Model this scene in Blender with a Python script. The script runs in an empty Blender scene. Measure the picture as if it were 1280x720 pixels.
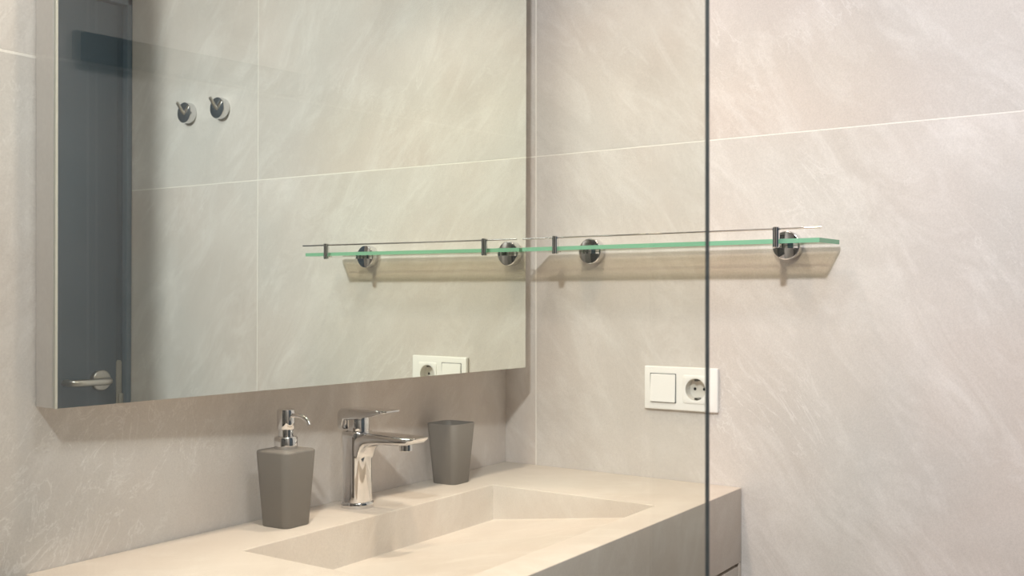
import bpy, bmesh, math, random
from mathutils import Vector, Matrix

scene = bpy.context.scene
COL = scene.collection
R = math.radians

# ------------------------------------------------------------------ camera
cam_d = bpy.data.cameras.new('camera')
cam_d.sensor_width = 36.0
cam_d.lens = 1367.26 / 1280 * 36.0
cam_d.shift_y = 12.65 / 1280
cam_d.clip_start = 0.02
cam_d.dof.use_dof = True
cam_d.dof.focus_distance = 1.70
cam_d.dof.aperture_fstop = 13.0
cam = bpy.data.objects.new('camera', cam_d)
cam.location = (-1.8279, -1.3681, 1.30)
cam.rotation_euler = (R(90), 0, R(36.4848 - 90))
COL.objects.link(cam)
scene.camera = cam

# ------------------------------------------------------------------ world, lights, exposure
world = bpy.data.worlds.new('world'); scene.world = world
world.use_nodes = True
world.node_tree.nodes['Background'].inputs[0].default_value = (0.9, 0.92, 1.0, 1)
world.node_tree.nodes['Background'].inputs[1].default_value = 0.3


def lamp(name, loc, watts, size, col, target=None, spread=170):
    d = bpy.data.lights.new(name, 'AREA')
    d.shape = 'DISK'; d.size = size; d.energy = watts; d.color = col; d.spread = R(spread)
    o = bpy.data.objects.new(name, d); o.location = loc
    if target is not None:
        o.rotation_euler = (Vector(target) - Vector(loc)).to_track_quat('-Z', 'Y').to_euler()
    COL.objects.link(o)
    return o


lamp('shower_downlight', (-1.93, -1.20, 2.325), 14.5, 0.11, (1.0, 0.975, 0.985), (0.0, -0.75, 1.45), spread=104)
lamp('vanity_downlight', (-0.42, -0.36, 2.325), 3.4, 0.10, (1.0, 0.81, 0.63), spread=96)
lamp('vanity_downlight', (-0.90, -0.42, 2.325), 3.4, 0.10, (1.0, 0.81, 0.63), spread=96)
lamp('room_fill_light', (-1.00, -1.03, 2.33), 6.6, 0.26, (1.0, 0.98, 0.98))  # added fill light below the ceiling, lifts the counter front and walls
scene.view_settings.view_transform = 'Standard'
scene.view_settings.look = 'None'
scene.view_settings.gamma = 1.0
scene.view_settings.use_curve_mapping = False
scene.view_settings.exposure = -0.27
scene.cycles.use_denoising = True
scene.cycles.max_bounces = 14
scene.cycles.diffuse_bounces = 6
scene.cycles.transparent_max_bounces = 24
scene.cycles.caustics_refractive = False

# ------------------------------------------------------------------ materials
def newmat(name):
    m = bpy.data.materials.new(name); m.use_nodes = True
    nt = m.node_tree; nt.nodes.clear()
    out = nt.nodes.new('ShaderNodeOutputMaterial')
    return m, nt, out


def N(nt, typ, **kw):
    n = nt.nodes.new(typ)
    for k, v in kw.items():
        if k.startswith('i_'):
            n.inputs[k[2:].replace('_', ' ')].default_value = v
        else:
            setattr(n, k, v)
    return n


def math_(nt, op, a, b=None, clamp=False):
    n = nt.nodes.new('ShaderNodeMath'); n.operation = op; n.use_clamp = clamp
    for i, v in enumerate((a, b)):
        if v is None: continue
        if isinstance(v, (int, float)): n.inputs[i].default_value = v
        else: nt.links.new(v, n.inputs[i])
    return n.outputs[0]


def ramp(nt, fac, stops):
    n = nt.nodes.new('ShaderNodeValToRGB')
    el = n.color_ramp.elements
    while len(el) > 1: el.remove(el[-1])
    el[0].position = stops[0][0]; el[0].color = stops[0][1]
    for p, c in stops[1:]:
        e = el.new(p); e.color = c
    nt.links.new(fac, n.inputs[0])
    return n.outputs[0]


def mixc(nt, fac, a, b, blend='MIX'):
    n = nt.nodes.new('ShaderNodeMix'); n.data_type = 'RGBA'; n.blend_type = blend
    for sock, v in ((n.inputs[0], fac), (n.inputs[6], a), (n.inputs[7], b)):
        if isinstance(v, (int, float)): sock.default_value = v
        elif isinstance(v, tuple): sock.default_value = v
        else: nt.links.new(v, sock)
    return n.outputs[2]


def principled(name, color, rough=0.5, metal=0.0, spec=0.5, noise=None):
    m, nt, out = newmat(name)
    b = N(nt, 'ShaderNodeBsdfPrincipled')
    b.inputs['Base Color'].default_value = (*color, 1)
    b.inputs['Roughness'].default_value = rough
    b.inputs['Metallic'].default_value = metal
    b.inputs['Specular IOR Level'].default_value = spec
    if noise:
        sc_, amt, bump = noise
        tc = N(nt, 'ShaderNodeTexCoord')
        n = N(nt, 'ShaderNodeTexNoise'); n.inputs['Scale'].default_value = sc_; n.inputs['Detail'].default_value = 4
        nt.links.new(tc.outputs['Object'], n.inputs['Vector'])
        lo = tuple(c * (1 - amt) for c in color) + (1,); hi = tuple(min(1, c * (1 + amt)) for c in color) + (1,)
        nt.links.new(ramp(nt, n.outputs[0], [(0.3, lo), (0.7, hi)]), b.inputs['Base Color'])
        if bump:
            bp = N(nt, 'ShaderNodeBump'); bp.inputs['Strength'].default_value = bump; bp.inputs['Distance'].default_value = 0.001
            nt.links.new(n.outputs[0], bp.inputs['Height']); nt.links.new(bp.outputs[0], b.inputs['Normal'])
    nt.links.new(b.outputs[0], out.inputs[0])
    return m


def stone(name, lo, mid, hi, vein, seed, rough=0.5, vein_amt=0.6, bump=0.07, rand=3.0):
    m, nt, out = newmat(name)
    L = nt.links.new
    tc = N(nt, 'ShaderNodeTexCoord'); oi = N(nt, 'ShaderNodeObjectInfo')
    rnd = math_(nt, 'MULTIPLY', oi.outputs['Random'], rand)
    cmb = N(nt, 'ShaderNodeCombineXYZ'); L(rnd, cmb.inputs[0]); L(rnd, cmb.inputs[1]); cmb.inputs[2].default_value = seed
    add = N(nt, 'ShaderNodeVectorMath', operation='ADD'); L(tc.outputs['Object'], add.inputs[0]); L(cmb.outputs[0], add.inputs[1])
    V = add.outputs[0]
    def noise(scale, detail, rough_, dist, vec=V):
        n = N(nt, 'ShaderNodeTexNoise')
        n.inputs['Scale'].default_value = scale; n.inputs['Detail'].default_value = detail
        n.inputs['Roughness'].default_value = rough_; n.inputs['Distortion'].default_value = dist
        L(vec, n.inputs['Vector']); return n.outputs[0]
    cloud = noise(2.6, 7, 0.62, 0.9)
    base = ramp(nt, cloud, [(0.28, (*lo, 1)), (0.5, (*mid, 1)), (0.72, (*hi, 1))])
    # pinkish / greyish drift over half a metre
    drift = noise(1.7, 3, 0.5, 0.3)
    tint = ramp(nt, drift, [(0.35, (0.97, 1.0, 1.01, 1)), (0.65, (1.03, 0.99, 0.97, 1))])
    base = mixc(nt, 1.0, base, tint, 'MULTIPLY')
    # slanting brushed strokes, stretched along a diagonal
    mp = N(nt, 'ShaderNodeMapping'); mp.inputs['Rotation'].default_value = (R(-48), R(42), R(12))
    L(V, mp.inputs['Vector'])
    mp0 = mp; mp = N(nt, 'ShaderNodeMapping'); mp.inputs['Scale'].default_value = (2.0, 1.0, 3.6)
    L(mp0.outputs[0], mp.inputs['Vector'])
    st = noise(4.2, 10, 0.70, 1.0, mp.outputs[0])
    base = mixc(nt, ramp(nt, st, [(0.48, (0, 0, 0, 1)), (0.72, (0.46, 0.46, 0.46, 1))]), base, (*vein, 1))
    # thin broken light veins
    v = noise(4.5, 6, 0.6, 1.4, mp.outputs[0])
    ridge = math_(nt, 'ABSOLUTE', math_(nt, 'SUBTRACT', v, 0.5))
    line = ramp(nt, ridge, [(0.0, (1, 1, 1, 1)), (0.012, (0, 0, 0, 1))])
    mask = ramp(nt, noise(3.0, 3, 0.5, 0.0), [(0.52, (0, 0, 0, 1)), (0.66, (1, 1, 1, 1))])
    vf = math_(nt, 'MULTIPLY', math_(nt, 'MULTIPLY', line, mask), vein_amt)
    base = mixc(nt, vf, base, (*vein, 1))
    # fine mineral grain
    grain = noise(420, 3, 0.6, 0)
    gcol = ramp(nt, grain, [(0.3, (0.93, 0.93, 0.93, 1)), (0.7, (1.06, 1.06, 1.06, 1))])
    base = mixc(nt, 1.0, base, gcol, 'MULTIPLY')
    b = N(nt, 'ShaderNodeBsdfPrincipled')
    b.inputs['Roughness'].default_value = rough; b.inputs['Specular IOR Level'].default_value = 0.35
    L(base, b.inputs['Base Color'])
    h = math_(nt, 'ADD', math_(nt, 'MULTIPLY', grain, 0.4), math_(nt, 'MULTIPLY', st, 0.8))
    bp = N(nt, 'ShaderNodeBump'); bp.inputs['Strength'].default_value = bump; bp.inputs['Distance'].default_value = 0.002
    L(h, bp.inputs['Height']); L(bp.outputs[0], b.inputs['Normal'])
    L(b.outputs[0], out.inputs[0])
    return m


def clear_glass(name, tint, gloss=(1, 1, 1), f0=0.04):
    # thin architectural glass: straight-through tinted transmission + Schlick surface reflection
    m, nt, out = newmat(name)
    lw = N(nt, 'ShaderNodeLayerWeight'); lw.inputs['Blend'].default_value = 0.5
    p5 = math_(nt, 'POWER', lw.outputs['Facing'], 5.0)
    fr = math_(nt, 'ADD', math_(nt, 'MULTIPLY', p5, 1 - f0), f0)
    tr = N(nt, 'ShaderNodeBsdfTransparent'); tr.inputs[0].default_value = (*tint, 1)
    gl = N(nt, 'ShaderNodeBsdfGlossy'); gl.inputs['Color'].default_value = (*gloss, 1); gl.inputs['Roughness'].default_value = 0.0
    mx = N(nt, 'ShaderNodeMixShader')
    nt.links.new(fr, mx.inputs[0]); nt.links.new(tr.outputs[0], mx.inputs[1]); nt.links.new(gl.outputs[0], mx.inputs[2])
    nt.links.new(mx.outputs[0], out.inputs[0])
    return m


def edge_glass(name, col, trans, rough=0.15):
    m, nt, out = newmat(name)
    tr = N(nt, 'ShaderNodeBsdfTransparent'); tr.inputs[0].default_value = (*trans, 1)
    b = N(nt, 'ShaderNodeBsdfPrincipled'); b.inputs['Base Color'].default_value = (*col, 1); b.inputs['Roughness'].default_value = rough
    mx = N(nt, 'ShaderNodeMixShader'); mx.inputs[0].default_value = 0.85
    nt.links.new(tr.outputs[0], mx.inputs[1]); nt.links.new(b.outputs[0], mx.inputs[2])
    nt.links.new(mx.outputs[0], out.inputs[0])
    return m


M = {}
M['tile'] = stone('beige_stone_tile', (0.555, 0.515, 0.487), (0.615, 0.58, 0.554), (0.66, 0.628, 0.605), (0.82, 0.80, 0.785), 0.0)
M['counter'] = stone('beige_stone_counter', (0.54, 0.475, 0.415), (0.60, 0.54, 0.483), (0.65, 0.598, 0.545), (0.74, 0.70, 0.645), 4.0, rough=0.45, vein_amt=0.4, bump=0.12)
M['grout'] = principled('pale_grout', (0.82, 0.79, 0.75), 0.8, noise=(300, 0.05, 0.2))
M['plaster'] = principled('white_plaster', (0.80, 0.78, 0.75), 0.9, noise=(60, 0.03, 0.2))
M['floor'] = principled('grey_beige_floor', (0.68, 0.65, 0.62), 0.55, noise=(8, 0.12, 0.1))
M['dark_wall'] = principled('charcoal_wall', (0.05, 0.052, 0.058), 0.6, noise=(6, 0.15, 0.1))
M['chrome'] = principled('polished_chrome', (0.74, 0.74, 0.75), 0.04, 1.0, noise=(40, 0.02, 0))
M['steel'] = principled('brushed_steel', (0.60, 0.58, 0.55), 0.28, 1.0, noise=(200, 0.05, 0))
M['darksteel'] = principled('dark_steel', (0.26, 0.26, 0.26), 0.22, 1.0, noise=(200, 0.05, 0))
M['grey_plastic'] = principled('matt_taupe_plastic', (0.185, 0.172, 0.158), 0.55, noise=(500, 0.03, 0.05))
M['white_plastic'] = principled('white_plastic', (0.90, 0.895, 0.88), 0.25, noise=(300, 0.01, 0))
M['socket_plastic'] = principled('ivory_socket_plastic', (0.72, 0.69, 0.64), 0.3, noise=(300, 0.01, 0))
M['black'] = principled('black_void', (0.015, 0.014, 0.013), 0.6, noise=(100, 0.1, 0))
M['door'] = principled('blue_grey_lacquer', (0.075, 0.118, 0.165), 0.45, noise=(3, 0.05, 0))
M['door_frame'] = principled('blue_grey_frame', (0.12, 0.175, 0.23), 0.35, noise=(3, 0.05, 0))
M['lock'] = principled('nickel_lock_plate', (0.50, 0.50, 0.47), 0.35, 0.6, noise=(150, 0.04, 0))
M['cabinet_side'] = principled('satin_aluminium', (0.68, 0.645, 0.62), 0.40, 0.3, noise=(180, 0.03, 0))
M['mirror_rim'] = principled('mirror_bevel', (0.52, 0.52, 0.46), 0.3, noise=(90, 0.03, 0))
M['dark_rim'] = principled('dark_gasket', (0.10, 0.11, 0.11), 0.5, noise=(90, 0.05, 0))
m_, nt_, out_ = newmat('silvered_mirror')
g_ = N(nt_, 'ShaderNodeBsdfGlossy'); g_.inputs['Color'].default_value = (0.885, 0.92, 0.865, 1); g_.inputs['Roughness'].default_value = 0.0
nt_.links.new(g_.outputs[0], out_.inputs[0]); M['mirror'] = m_
M['screen_glass'] = clear_glass('shower_glass', (0.975, 0.992, 0.975))
M['screen_edge'] = principled('shower_glass_edge', (0.12, 0.145, 0.15), 0.25, noise=(60, 0.1, 0))
M['shelf_glass'] = clear_glass('shelf_glass', (0.72, 0.66, 0.55))
M['shelf_edge'] = edge_glass('shelf_glass_edge', (0.22, 0.47, 0.33), (0.5, 0.85, 0.62))
M['drawer'] = stone('stone_drawer_front', (0.50, 0.45, 0.40), (0.54, 0.49, 0.44), (0.58, 0.53, 0.48), (0.64, 0.60, 0.55), 8.0)

# ------------------------------------------------------------------ mesh helpers
def finish(bm, name, mats, parent=None, smooth=40, matrix=None):
    bmesh.ops.recalc_face_normals(bm, faces=bm.faces[:])
    if smooth:
        for f in bm.faces: f.smooth = True
        for e in bm.edges:
            if len(e.link_faces) == 2:
                e.smooth = e.calc_face_angle(0.0) < R(smooth)
    me = bpy.data.meshes.new(name); bm.to_mesh(me); bm.free()
    if not isinstance(mats, (list, tuple)): mats = [mats]
    for m in mats: me.materials.append(m)
    o = bpy.data.objects.new(name, me); COL.objects.link(o)
    if parent is not None: o.parent = parent
    if matrix is not None: o.matrix_local = matrix
    return o


def tag(o, label=None, cat=None, group=None, kind=None):
    if label: o['label'] = label
    if cat: o['category'] = cat
    if group: o['group'] = group
    if kind: o['kind'] = kind
    return o


def empty(name, loc=(0, 0, 0), rz=0):
    o = bpy.data.objects.new(name, None); o.empty_display_size = 0.05
    o.location = loc; o.rotation_euler = (0, 0, rz); COL.objects.link(o)
    return o


def add_hexa(bm, pts, mi=0):
    vs = [bm.verts.new(p) for p in pts]
    fs = []
    for idx in ((0, 1, 2, 3), (7, 6, 5, 4), (0, 4, 5, 1), (1, 5, 6, 2), (2, 6, 7, 3), (3, 7, 4, 0)):
        f = bm.faces.new([vs[i] for i in idx]); f.material_index = mi; fs.append(f)
    return vs, fs


def add_box(bm, x0, x1, y0, y1, z0, z1, bevel=0.0, seg=2, mi=0, fn=None):
    p = [(x0, y0, z0), (x1, y0, z0), (x1, y1, z0), (x0, y1, z0), (x0, y0, z1), (x1, y0, z1), (x1, y1, z1), (x0, y1, z1)]
    if fn: p = [fn(*q) for q in p]
    vs, fs = add_hexa(bm, p, mi)
    if bevel:
        es = list({e for f in fs for e in f.edges})
        bmesh.ops.bevel(bm, geom=es, offset=bevel, segments=seg, profile=0.5, affect='EDGES')
    return fs


def add_ring_loft(bm, rings, cap0=True, cap1=True, mi=0, closed=True):
    vr = [[bm.verts.new(p) for p in r] for r in rings]
    n = len(vr[0])
    for a, b in zip(vr[:-1], vr[1:]):
        for i in range(n):
            j = (i + 1) % n
            f = bm.faces.new((a[i], a[j], b[j], b[i])); f.material_index = mi
    if cap0: bm.faces.new(list(reversed(vr[0]))).material_index = mi
    if cap1: bm.faces.new(vr[-1]).material_index = mi
    return vr


def add_lathe(bm, prof, n=40, origin=(0, 0, 0), axis='Z', mi=0, cap0=True, cap1=True):
    """prof: list of (radius, height). axis: direction the height runs along."""
    rings = []
    for r, h in prof:
        ring = []
        for i in range(n):
            a = 2 * math.pi * i / n
            c, s = r * math.cos(a), r * math.sin(a)
            q = {'Z': (c, s, h), '-X': (-h, c, s), '-Y': (c, -h, s), 'X': (h, c, s)}[axis]
            ring.append((origin[0] + q[0], origin[1] + q[1], origin[2] + q[2]))
        rings.append(ring)
    return add_ring_loft(bm, rings, cap0, cap1, mi)


def add_tube(bm, pts, r, n=16, mi=0):
    pts = [Vector(p) for p in pts]
    rings = []
    up = Vector((0.123, 0.456, 0.88)).normalized()
    rr = r if isinstance(r, (list, tuple)) else [r] * len(pts)
    prev = None
    for i, p in enumerate(pts):
        t = (pts[min(i + 1, len(pts) - 1)] - pts[max(i - 1, 0)]).normalized()
        a = (t.cross(up) if prev is None else prev - t * prev.dot(t)).normalized()
        prev = a
        b = t.cross(a)
        rings.append([p + (a * math.cos(2 * math.pi * k / n) + b * math.sin(2 * math.pi * k / n)) * rr[i] for k in range(n)])
    return add_ring_loft(bm, rings, mi=mi)


def bezier(p0, p1, p2, p3, n=12):
    out = []
    for i in range(n + 1):
        t = i / n; u = 1 - t
        out.append(Vector(p0) * u ** 3 + Vector(p1) * 3 * u * u * t + Vector(p2) * 3 * u * t * t + Vector(p3) * t ** 3)
    return out


def rrect(hx, hy, rad, n=6):
    """rounded rectangle outline, counter-clockwise"""
    rad = min(rad, hx * 0.999, hy * 0.999)
    pts = []
    for cx, cy, a0 in ((hx - rad, hy - rad, 0), (-hx + rad, hy - rad, 90), (-hx + rad, -hy + rad, 180), (hx - rad, -hy + rad, 270)):
        for k in range(n + 1):
            a = R(a0 + 90 * k / n)
            pts.append((cx + rad * math.cos(a), cy + rad * math.sin(a)))
    return pts


# ------------------------------------------------------------------ measured layout (metres)
BW = 0.0743            # the back wall leaves the right wall at a few degrees off square
XL, YF, ZH = -2.60, -1.5284, 2.36      # shower end wall, door wall, ceiling
ZG = 1.5894            # horizontal tile joint


def W(x, off, z):      # point at distance `off` in front of the back wall
    return (x, BW * x - off, z)


# ------------------------------------------------------------------ setting
bm = bmesh.new(); add_box(bm, XL - .12, .14, YF - .25, .14, -.08, 0)
tag(finish(bm, 'floor', M['floor'], smooth=0), kind='structure')
bm = bmesh.new(); add_box(bm, XL - .12, .14, YF - .25, .14, ZH, ZH + .08)
tag(finish(bm, 'ceiling', M['plaster'], smooth=0), kind='structure')

def add_frame(bm, x0, x1, y0, y1, z0, z1, hy0, hy1, hz0, hz1):
    # slab with a rectangular hole through it (for the socket's box)
    ring = lambda x, a, b, c, d: [bm.verts.new((x, yy, zz)) for yy, zz in ((a, c), (b, c), (b, d), (a, d))]
    of, hf = ring(x0, y0, y1, z0, z1), ring(x0, hy0, hy1, hz0, hz1)
    ob, hb = ring(x1, y0, y1, z0, z1), ring(x1, hy0, hy1, hz0, hz1)
    for i in range(4):
        j = (i + 1) % 4
        bm.faces.new((of[i], of[j], hf[j], hf[i])); bm.faces.new((ob[j], ob[i], hb[i], hb[j]))
        bm.faces.new((of[j], of[i], ob[i], ob[j])); bm.faces.new((hf[i], hf[j], hb[j], hb[i]))


SOCK = (-.4428 - .023, -.4428 + .023, 1.1315 - .023, 1.1315 + .023)
GR = 0.0024            # joint width
rows = [(0.0, 0.388), (0.388, ZG), (ZG, ZH)]
bm = bmesh.new(); add_frame(bm, .0003, .14, YF - .25, .14, 0, ZH, *SOCK)
wall_right = tag(finish(bm, 'wall_right', M['grout'], smooth=0), kind='structure')
for y0, y1, gl, gr in ((-.0774, .0, .0032, 0), (-1.007, -.0774, GR, .0032), (YF - .1, -1.007, 0, GR)):
    for z0, z1 in rows:
        bm = bmesh.new()
        if y0 < -.44 < y1 and z0 < 1.13 < z1:
            add_frame(bm, 0, .012, y0 + gl / 2, y1 - gr / 2, z0 + GR / 2, z1 - GR / 2, *SOCK)
        else:
          add_box(bm, 0, .012, y0 + gl / 2, y1 - gr / 2, z0 + (GR / 2 if z0 else 0), z1 - (GR / 2 if z1 < ZH else 0), bevel=.0002, seg=1)
        finish(bm, 'tile', M['tile'], wall_right)

bm = bmesh.new(); add_box(bm, XL - .12, .001, -.0003, -.14, 0, ZH, fn=W)
wall_back = tag(finish(bm, 'wall_back', M['grout'], smooth=0), kind='structure')
GR = 0.0034
for x0, x1 in ((-1.3123, 0), (XL, -1.3123)):
    for z0, z1 in [(0.0, 0.4), (0.4, 1.6003), (1.6003, ZH)]:
        bm = bmesh.new()
        add_box(bm, x0 + GR / 2, x1 - (GR / 2 if x1 < 0 else 0), 0, -.012, z0 + (GR / 2 if z0 else 0), z1 - (GR / 2 if z1 < ZH else 0), bevel=.0002, seg=1, fn=W)
        finish(bm, 'tile', M['tile'], wall_back)

bm = bmesh.new(); add_box(bm, XL - .12, XL, YF - .25, .0, 0, ZH)
tag(finish(bm, 'wall_left', M['dark_wall'], smooth=0), kind='structure')

DX0, DX1, DZ = -.90, -.001, 2.12         # door opening in the wall opposite the mirror
bm = bmesh.new()
add_box(bm, XL, DX0, YF - .25, YF, 0, ZH)
add_box(bm, DX0, 0, YF - .25, YF, DZ, ZH)
tag(finish(bm, 'wall_front', M['tile'], smooth=0), kind='structure')
# unseen wall block, added to shadow the right wall beside the door
bm = bmesh.new(); add_box(bm, -1.15, -.95, YF, -1.302, 0, ZH)
tag(finish(bm, 'wall_shade_block', M['tile'], smooth=0), kind='structure')

# door
door = tag(empty('door_1', (0, YF, 0)), kind='structure')
bm = bmesh.new()
add_box(bm, -.017, -.001, -.10, .004, 0, DZ, bevel=.002)
add_box(bm, DX0 + .001, DX0 + .02, -.10, .004, 0, DZ, bevel=.002)
add_box(bm, DX0 + .001, -.001, -.10, .004, DZ - .02, DZ - .001, bevel=.002)
finish(bm, 'frame', M['door_frame'], door)
bm = bmesh.new(); add_box(bm, -.040, -.017, -.10, -.016, 0, DZ - .02, bevel=.001)
finish(bm, 'rebate', M['door'], door)
bm = bmesh.new(); add_box(bm, DX0 + .02, -.0405, -.055, -.008, .008, DZ - .024, bevel=.002)
leaf = finish(bm, 'leaf', M['door'], door)
# rounded lock plate with latch block
bm = bmesh.new()
ring = [(-.0285 + .0085 * math.cos(R(a)), 1.112 + .0085 * math.sin(R(a))) for a in range(0, 181, 15)]
ring += [(-.037, .94), (-.020, .94)]
add_ring_loft(bm, [[(x, -.017, z) for x, z in ring], [(x, -.0125, z) for x, z in ring]])
lp = finish(bm, 'lock_plate', M['lock'], door)
bm = bmesh.new(); add_box(bm, -.032, -.0185, -.0125, -.006, .99, 1.028, bevel=.0012)
finish(bm, 'latch', M['lock'], lp)
bm = bmesh.new(); add_lathe(bm, [(.0265, .008), (.0275, 0), (.0275, -.006), (.0255, -.008)], 36, (-.0935, 0, 1.069), '-Y')
finish(bm, 'rose', M['steel'], door)
bm = bmesh.new()
path = [Vector((-.0935, -.004, 1.069)), Vector((-.0935, .025, 1.069))]
path += bezier((-.0935, .028, 1.069), (-.0935, .050, 1.069), (-.105, .054, 1.069), (-.125, .054, 1.069), 10)
path += bezier((-.150, .054, 1.069), (-.185, .054, 1.069), (-.2065, .054, 1.069), (-.2065, .032, 1.069), 12)
path += [Vector((-.2065, .012, 1.069))]
add_tube(bm, path, .0095, 18)
finish(bm, 'lever', M['steel'], door)

# ------------------------------------------------------------------ vanity: stone basin counter
XC, WC, ZC, ZB = -1.1002, .5302, .9593, .8260
bm = bmesh.new()
bx0, bx1, bo0, bo1 = -.8565, -.2400, .1330, .4703
zb_back, zb_front = .8943, .9384
def V3(x, o, z): return bm.verts.new(W(x, o, z))
T = [V3(XC, .0009, ZC), V3(-.0006, .0009, ZC), V3(-.0006, WC, ZC), V3(XC, WC, ZC)]
Bt = [V3(XC, .0009, ZB), V3(-.0006, .0009, ZB), V3(-.0006, WC, ZB), V3(XC, WC, ZB)]
H = [V3(bx0, bo0, ZC), V3(bx1, bo0, ZC), V3(bx1, bo1, ZC), V3(bx0, bo1, ZC)]
Fl = [V3(bx0, bo0, zb_back), V3(bx1, bo0, zb_back), V3(bx1, bo1, zb_front), V3(bx0, bo1, zb_front)]
for i in range(4):
    j = (i + 1) % 4
    bm.faces.new((T[i], T[j], H[j], H[i])); bm.faces.new((H[i], H[j], Fl[j], Fl[i])); bm.faces.new((T[j], T[i], Bt[i], Bt[j]))
bm.faces.new(Fl); bm.faces.new(list(reversed(Bt)))
bmesh.ops.recalc_face_normals(bm, faces=bm.faces[:])
sh = [e for e in bm.edges if len(e.link_faces) == 2 and e.calc_face_angle(0) > R(20)]
bmesh.ops.bevel(bm, geom=sh, offset=.0018, segments=3, profile=.5, affect='EDGES')
basin = empty('washbasin_counter', W(XC / 2, WC / 2, ZB))
tag(basin, 'thick beige stone counter with an integrated rectangular sloping washbasin', 'washbasin')
inv = Matrix.Translation(basin.location).inverted()
finish(bm, 'counter_slab', M['counter'], basin, smooth=30, matrix=inv)

# vanity cabinet below
cab = empty('vanity_cabinet', W(XC / 2, WC / 2, .42))
tag(cab, 'beige stone-look vanity cabinet with drawers under the washbasin counter', 'cabinet')
inv = Matrix.Translation(cab.location).inverted()
bm = bmesh.new(); add_box(bm, XC + .02, -.0025, .002, WC - .024, .42, .8255, fn=W)
finish(bm, 'carcass', M['black'], cab, smooth=0, matrix=inv)
bm = bmesh.new(); add_box(bm, XC, XC + .019, .002, WC - .001, .42, .8255, bevel=.0008, fn=W)
finish(bm, 'side_panel', M['drawer'], cab, matrix=inv)
bm = bmesh.new(); add_box(bm, -.0125, -.0012, .20, WC - .0004, .42, .8259, bevel=.0004, fn=W)
finish(bm, 'filler_strip', M['drawer'], cab, matrix=inv)
for x0, x1 in ((XC + .021, XC / 2 - .0015), (XC / 2 + .0015, -.0145)):
    bm = bmesh.new(); add_box(bm, x0, x1, WC - .022, WC - .001, .421, .8200, bevel=.0008, fn=W)
    finish(bm, 'drawer_front', M['drawer'], cab, matrix=inv)

# ------------------------------------------------------------------ mirror cabinet
MX0, MX1, MZ0, MZ1 = -1.0851, -.0949, 1.1646, 1.95
def ym(x, z): return -.1194 + .0049 * x - .0031 * (z - 1.4)
mir = empty('mirror_cabinet', W(MX0 / 2, .05, MZ0))
tag(mir, 'wide mirror cabinet with satin grey sides on the tiled wall above the basin', 'mirror')
inv = Matrix.Translation(mir.location).inverted()
def mcab(x, d, z):      # d: 0 = against the wall, 1 = mirror plane
    yb = BW * x - .0006
    return (x, yb + (ym(x, z) + .0055 - yb) * d, z)
bm = bmesh.new()
add_box(bm, MX0, MX1, 0, 1, MZ0, MZ1, fn=mcab)
es = [e for e in bm.edges]
bmesh.ops.bevel(bm, geom=es, offset=.0006, segments=1, affect='EDGES')
finish(bm, 'cabinet_body', M['cabinet_side'], mir, smooth=20, matrix=inv)
bm = bmesh.new()
add_hexa(bm, [(x, ym(x, z) + d, z) for z in (MZ0 + .001, MZ1 - .001) for x, d in ((MX0 + .0012, .0042), (MX1 - .0006, .0042), (MX1 - .0006, .0056), (MX0 + .0012, .0056))])
finish(bm, 'gasket', M['dark_rim'], mir, smooth=0, matrix=inv)
bm = bmesh.new()
pts = [(x, ym(x, z) + d, z) for z in (MZ0, MZ1) for x, d in ((MX0, 0), (MX1, 0), (MX1, .0042), (MX0, .0042))]
vs, fs = add_hexa(bm, pts, 1)
for f in fs:
    if all(abs(v.co.y - ym(v.co.x, v.co.z)) < 1e-5 for v in f.verts): f.material_index = 0
finish(bm, 'mirror_pane', [M['mirror'], M['mirror_rim']], mir, smooth=0, matrix=inv)
bm = bmesh.new()     # pale polished rim along the left edge and bottom of the pane
add_hexa(bm, [(x, ym(x, z) + d, z) for z in (MZ0, MZ1) for x, d in ((MX0 - .0002, -.0006), (MX0 + .0030, -.0006), (MX0 + .0030, .002), (MX0 - .0002, .002))])
finish(bm, 'edge_trim', M['mirror_rim'], mir, smooth=0, matrix=inv)

# ------------------------------------------------------------------ glass shelf on the right wall
SY0, SY1, SXF, SXB, SZ, ST = -.7169, -.1235, -.1119, -.0215, 1.3941, .0075
shelf = empty('glass_shelf', (0, (SY0 + SY1) / 2, 1.365))
tag(shelf, 'green-edged glass shelf with chrome rail and round wall brackets', 'shelf')
inv = Matrix.Translation(shelf.location).inverted()
bm = bmesh.new()
fs = add_box(bm, SXF, SXB, SY0, SY1, SZ - ST / 2, SZ + ST / 2, mi=1)
bm.normal_update()
for f in bm.faces:
    if abs(f.normal.z) > .9: f.material_index = 0
finish(bm, 'glass_pane', [M['shelf_glass'], M['shelf_edge']], shelf, smooth=0, matrix=inv)
RX, RZ = -.1152, 1.4142
bm = bmesh.new(); add_tube(bm, [(RX, -.7212, RZ), (RX, -.45, RZ), (RX, -.1272, RZ)], .0016, 12)
finish(bm, 'rail', M['chrome'], shelf, matrix=inv)
for y in (-.2046, -.6451):
    bm = bmesh.new()
    add_lathe(bm, [(.0050, 0), (.0060, .001), (.0060, .0335), (.0050, .0345)], 24, (RX - .0022, y, 1.3832))
    add_box(bm, RX - .002, RX + .012, y - .0035, y + .0035, SZ - ST / 2 - .0030, SZ - ST / 2 - .0005, bevel=.0008)
    finish(bm, 'post', M['chrome'], shelf, matrix=inv)
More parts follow.
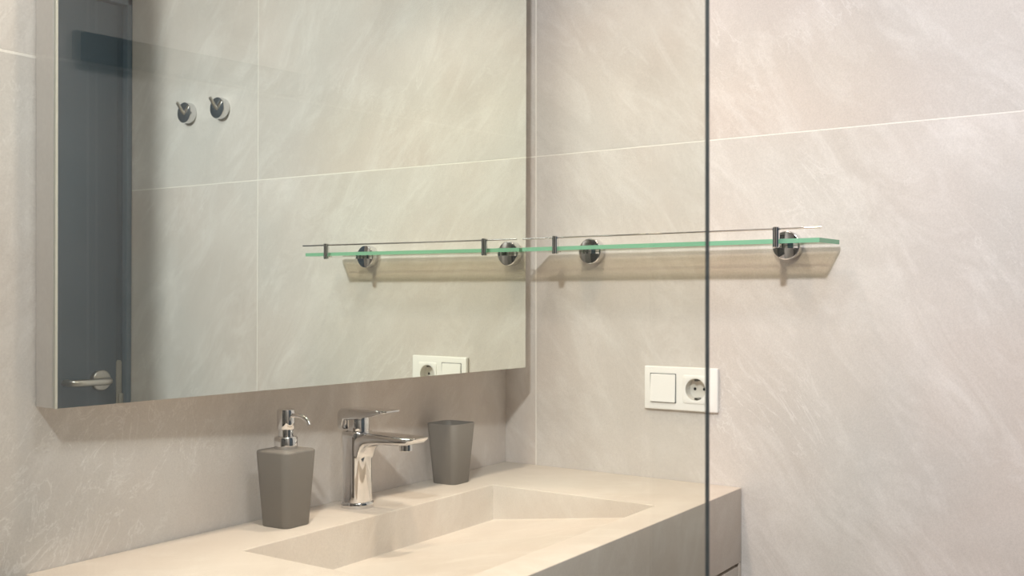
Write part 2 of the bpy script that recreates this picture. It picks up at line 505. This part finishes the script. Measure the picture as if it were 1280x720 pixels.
for y in (-.2190, -.6215):
    bm = bmesh.new()
    add_lathe(bm, [(.0245, 0), (.0252, .0012), (.0252, .0185), (.0246, .0195), (.0232, .0200), (.001, .0200)], 48, (0, y, 1.3915), '-X')
    br = finish(bm, 'bracket', M['chrome'], shelf, matrix=inv)
    for sgn in (-1, 1):
        # half-round jaw above / below the pane
        z0 = SZ + sgn * (ST / 2 + .0004); z1 = z0 + sgn * .0038
        bm = bmesh.new()
        out = [(-.012 - .030 * math.sin(R(a)), y + .0235 * math.cos(R(a))) for a in range(0, 181, 10)]
        add_ring_loft(bm, [[(a, b, z0) for a, b in out], [(a, b, z1) for a, b in out]])
        finish(bm, 'clamp_jaw', M['chrome'], br)

# ------------------------------------------------------------------ light switch and socket
OY, OZ, OW, OH = -.3348, 1.0910, .152, .081
sw = empty('switch_socket', (0, OY - OW / 2, OZ))
tag(sw, 'white double wall plate with rocker switch and round power socket', 'power outlet')
inv = Matrix.Translation(sw.location).inverted()
bm = bmesh.new()
add_box(bm, -.0085, -.0003, OY - OW, OY, OZ, OZ + OH, bevel=.0022, seg=3)
_fr = [f for f in bm.faces if abs(f.normal.x) > .9 and f.calc_area() > .005]
bmesh.ops.delete(bm, geom=_fr, context='FACES_ONLY')
bm2_rings = []
for xx, yy0, yy1, zz0, zz1 in ((-.0085, OY - OW + .0022, OY - .0022, OZ + .0022, OZ + OH - .0022), (-.0003, OY - OW + .0022, OY - .0022, OZ + .0022, OZ + OH - .0022)):
    o4 = [bm.verts.new((xx, a, b)) for a, b in ((yy0, zz0), (yy1, zz0), (yy1, zz1), (yy0, zz1))]
    h4 = [bm.verts.new((xx, a, b)) for a, b in ((SOCK[0], SOCK[2]), (SOCK[1], SOCK[2]), (SOCK[1], SOCK[3]), (SOCK[0], SOCK[3]))]
    for i in range(4):
        bm.faces.new((o4[i], o4[(i + 1) % 4], h4[(i + 1) % 4], h4[i]))
bmesh.ops.remove_doubles(bm, verts=bm.verts[:], dist=.00005)
finish(bm, 'frame', M['white_plastic'], sw, matrix=inv)
cz = OZ + OH / 2
cy1, cy2 = OY - .0405, OY - OW + .0440
# rocker, tilted: lower edge stands proud
bm = bmesh.new()
h = .0262
pts = [(-.0080, cy1 - h, cz - h), (-.0135, cy1 - h, cz - h), (-.0135, cy1 + h, cz - h), (-.0080, cy1 + h, cz - h),
       (-.0080, cy1 - h, cz + h), (-.0098, cy1 - h, cz + h), (-.0098, cy1 + h, cz + h), (-.0080, cy1 + h, cz + h)]
vs, fs = add_hexa(bm, pts)
bmesh.ops.bevel(bm, geom=list(bm.edges), offset=.0010, segments=2, affect='EDGES')
finish(bm, 'rocker', M['white_plastic'], sw, matrix=inv)
bm = bmesh.new(); add_box(bm, -.0089, -.0070, cy1 - h - .0012, cy1 + h + .0012, cz - h - .0012, cz + h + .0012)
finish(bm, 'rocker_gap', M['dark_rim'], sw, smooth=0, matrix=inv)
# socket insert: square plate with a round well
bm = bmesh.new()
h2 = .0262; rw = .0203; nseg = 48
def sq(a, s):
    c, d = math.cos(a), math.sin(a); k = s / max(abs(c), abs(d)); return (c * k, d * k)
angs = [2 * math.pi * (i + .5) / nseg for i in range(nseg)]
def rg(fn, x): return [(x, cy2 + fn(a)[0], cz + fn(a)[1]) for a in angs]
circ = lambda r: (lambda a: (r * math.cos(a), r * math.sin(a)))
add_ring_loft(bm, [rg(lambda a: sq(a, h2), -.0070), rg(lambda a: sq(a, h2), -.0094), rg(lambda a: sq(a, h2 - .0006), -.0099),
                   rg(circ(rw + .0008), -.0100), rg(circ(rw), -.0096)], cap0=False, cap1=False)
ins = finish(bm, 'socket_plate', M['white_plastic'], sw, matrix=inv)
bm = bmesh.new()
add_ring_loft(bm, [rg(circ(rw), -.0096), rg(circ(rw - .0006), .0080), rg(circ(rw - .0012), .0084)], cap0=False, cap1=True)
finish(bm, 'socket_well', M['socket_plastic'], ins)
for dy in (-.0095, .0095):
    bm = bmesh.new(); add_lathe(bm, [(.0027, -.0002), (.0027, .0006)], 20, (.0082, cy2 + dy, cz), '-X')
    finish(bm, 'pin_hole', M['black'], ins)
for dz in (-1, 1):
    bm = bmesh.new()
    add_box(bm, -.0075, .0080, cy2 - .0030, cy2 + .0030, cz + dz * (rw - .0050), cz + dz * (rw - .0012))
    finish(bm, 'earth_clip', M['darksteel'], ins, smooth=0)

# ------------------------------------------------------------------ basin mixer tap
FX, FO = -.5400, .0962 - .5345 * BW
tap = empty('basin_tap', (FX, -.1010, ZC), 0); tap.scale = (1, 1, 1.02)
tag(tap, 'polished chrome single-lever mixer tap on the washbasin ledge', 'tap')
bm = bmesh.new(); add_lathe(bm, [(.0262, 0), (.0268, .0010), (.0268, .0075), (.0258, .0090), (.023, .0092)], 56)
finish(bm, 'base_ring', M['chrome'], tap)
bm = bmesh.new()
# column: rounded-square section, slightly waisted
rings = []
for z, hx, hy in ((.006, .0226, .0226), (.04, .0220, .0222), (.085, .0222, .0226), (.112, .0226, .0232), (.1195, .0226, .0234), (.1215, .0216, .0224)):
    rings.append([(a, b, z) for a, b in rrect(hx, hy, .0185, 8)])
add_ring_loft(bm, rings)
# spout: lofted along -y from inside the column
rings = []
for s, zt, zb, hw in ((-.010, .1208, .066, .0190), (.0175, .1210, .070, .0205), (.0215, .1212, .080, .0212), (.026, .1213, .0905, .0216), (.033, .1213, .0985, .0218),
                      (.043, .1213, .1030, .0218), (.056, .1212, .1050, .0218), (.083, .1210, .1060, .0216), (.106, .1208, .1070, .0214),
                      (.122, .1206, .1085, .0208), (.131, .1204, .1120, .0195), (.137, .1202, .1165, .0175), (.1385, .1198, .1185, .016)):
    hz = (zt - zb) / 2; zc_ = (zt + zb) / 2
    ring = []
    for a, b in rrect(hw, hz, min(hz * .95, .016), 8):
        # flat top, round underside
        if b > 0: a2, b2 = (math.copysign(min(abs(a) * 1.0, hw), a), b)
        else: a2, b2 = (a, b)
        ring.append((a2, -s, zc_ + b2))
    rings.append(ring)
add_ring_loft(bm, rings)
body = finish(bm, 'body', M['chrome'], tap, smooth=55)
bm = bmesh.new(); add_lathe(bm, [(.0090, -.0120), (.0105, -.0110), (.0105, -.0040), (.0105, .0050)], 32, (0, -.1065, .1095))
finish(bm, 'aerator', M['chrome'], tap)
bm = bmesh.new(); add_lathe(bm, [(.0178, 0), (.0182, .0015), (.0182, .0245), (.0170, .0260)], 40, (0, -.002, .1205))
finish(bm, 'cartridge_cap', M['chrome'], tap)
bm = bmesh.new()
rings = []
for s, zt, zb, hw in ((-.0262, .1530, .1250, .0170), (-.0268, .1555, .1235, .0190), (-.0225, .1572, .1232, .0212), (-.0150, .1576, .1240, .0216), (-.0125, .1577, .1385, .0217),
                      (.005, .1580, .1408, .0218), (.022, .1583, .1425, .0216), (.042, .1585, .1470, .0212), (.060, .1586, .1515, .0202), (.073, .1586, .1542, .0185), (.0790, .1582, .1560, .0150)):
    hz = (zt - zb) / 2
    rings.append([(a, -s, (zt + zb) / 2 + b) for a, b in rrect(hw, hz, min(hz * .6, .009), 6)])
add_ring_loft(bm, rings)
finish(bm, 'lever', M['chrome'], tap, smooth=55)
bm = bmesh.new(); add_lathe(bm, [(.0016, 0), (.0016, .0012), (.0008, .0015)], 16, (.0182, -.004, .1345), 'X')
finish(bm, 'indicator_dot', M['darksteel'], tap)

# ------------------------------------------------------------------ tumbler and soap dispenser (matching set)
def sq_ring(half, rad, z, bulge=0.0, n=8):
    out = []
    for a, b in rrect(half, half, rad, n):
        out.append((a, b, z))
    return out


cup = empty('tumbler', (-.2672, -.0735, ZC), R(4))
tag(cup, 'empty square taupe plastic tumbler standing right of the tap', 'tumbler')
bm = bmesh.new()
Hc = .1105
prof_o = [(.0255, .010, 0), (.0262, .0105, .0012), (.0350, .0140, Hc - .001)]
rings = [sq_ring(h_, r_, z) for h_, r_, z in prof_o]
rings += [sq_ring(.0343, .0135, Hc), sq_ring(.0333, .013, Hc - .001), sq_ring(.0248, .009, .005), sq_ring(.012, .005, .0045)]
add_ring_loft(bm, rings)
finish(bm, 'cup_body', M['grey_plastic'], cup, smooth=50)

soap = empty('soap_dispenser', (-.7072, -.1163, ZC), R(4))
tag(soap, 'taupe plastic soap dispenser with chrome pump, left of the tap', 'soap dispenser')
bm = bmesh.new()
Hs = .1135
rings = [sq_ring(.0262, .0105, 0), sq_ring(.0272, .011, .0012), sq_ring(.0345, .0135, Hs - .003), sq_ring(.0342, .0135, Hs - .0012), sq_ring(.0325, .0125, Hs),
         sq_ring(.018, .012, Hs + .0012)]
add_ring_loft(bm, rings)
finish(bm, 'bottle', M['grey_plastic'], soap, smooth=50)
bm = bmesh.new()
add_lathe(bm, [(.0172, 0), (.0176, .0008), (.0176, .0170), (.0164, .0185), (.0125, .0187)], 40, (0, 0, Hs + .0010))
finish(bm, 'collar', M['chrome'], soap)
bm = bmesh.new()
z0 = Hs + .0185
add_lathe(bm, [(.0112, 0), (.0112, .0115), (.0130, .0125), (.0134, .0135), (.0134, .0385), (.0125, .0412), (.0100, .0424), (.002, .0428)], 40, (0, 0, z0))
head = finish(bm, 'pump_head', M['chrome'], soap, smooth=35)
bm = bmesh.new()
path = [(0, -.008, z0 + .0325)] + [tuple(p) for p in bezier((0, -.014, z0 + .0330), (0, -.030, z0 + .0345), (0, -.042, z0 + .0320), (0, -.0475, z0 + .0205), 14)]
add_tube(bm, path, [.0036] * 4 + [.0033] * 8 + [.0030] * (len(path) - 12), 16)
finish(bm, 'nozzle', M['chrome'], head, smooth=50)

# ------------------------------------------------------------------ robe hooks on the right wall (seen in the mirror)
for i, (y, lab) in enumerate(((-1.2741, 'round chrome robe hook reflected in mirror, nearer the blue-grey door'),
                              (-1.1418, 'round chrome robe hook reflected in mirror, farther from the door'))):
    hk = empty('robe_hook', (0, y, 1.780)); tag(hk, lab, 'hook', 'robe hooks on the right wall')
    bm = bmesh.new()
    add_lathe(bm, [(.0262, 0), (.0272, .0010), (.0272, .0185), (.0265, .0196), (.0250, .0200), (.0008, .0200)], 48, (0, 0, 0), '-X')
    finish(bm, 'rose', M['chrome'], hk)
    bm = bmesh.new()
    add_tube(bm, [(-.017, 0, -.004), (-.024, 0, .002), (-.040, 0, .0225), (-.0415, 0, .0240)], [.0043, .0043, .0043, .0032], 16)
    finish(bm, 'prong', M['steel'], hk)

# ------------------------------------------------------------------ shower screen
GX, GT, GY0 = -1.165, .0062, -1.0396
scr = empty('shower_screen', (GX, GY0 / 2, .0))
tag(scr, 'frameless clear glass shower screen with dark vertical edge in the foreground', 'glass screen')
inv = Matrix.Translation(scr.location).inverted()
bm = bmesh.new()
add_box(bm, GX - GT / 2, GX + GT / 2, GY0, BW * GX - .004, .01, 2.1, mi=1)
bm.normal_update()
for f in bm.faces:
    if abs(f.normal.x) > .9: f.material_index = 0
finish(bm, 'pane', [M['screen_glass'], M['screen_edge']], scr, smooth=0, matrix=inv)
bm = bmesh.new()
yb = BW * GX
add_box(bm, GX - .010, GX - .0035, yb - .022, yb - .001, .01, 2.1, bevel=.0006)
finish(bm, 'wall_profile', M['chrome'], scr, matrix=inv)

# unseen dark strip, added to make the dark streak mirrored in the screen
refl_strip = empty('reflection_strip', W(-1.50, .01, 1.602))
tag(refl_strip, 'added slim dark strip, a dark streak reflected at the top left', 'added strip')
inv = Matrix.Translation(refl_strip.location).inverted()
bm = bmesh.new(); add_box(bm, -1.64, -1.2900, .0006, .012, 1.6030, 1.6385, bevel=.001, fn=W)
finish(bm, 'strip_bar', M['black'], refl_strip, matrix=inv)
bm = bmesh.new(); add_box(bm, -1.64, -1.2900, .010, .018, 1.6030, 1.6050, bevel=.0005, fn=W)
finish(bm, 'strip_lip', M['black'], refl_strip, matrix=inv)
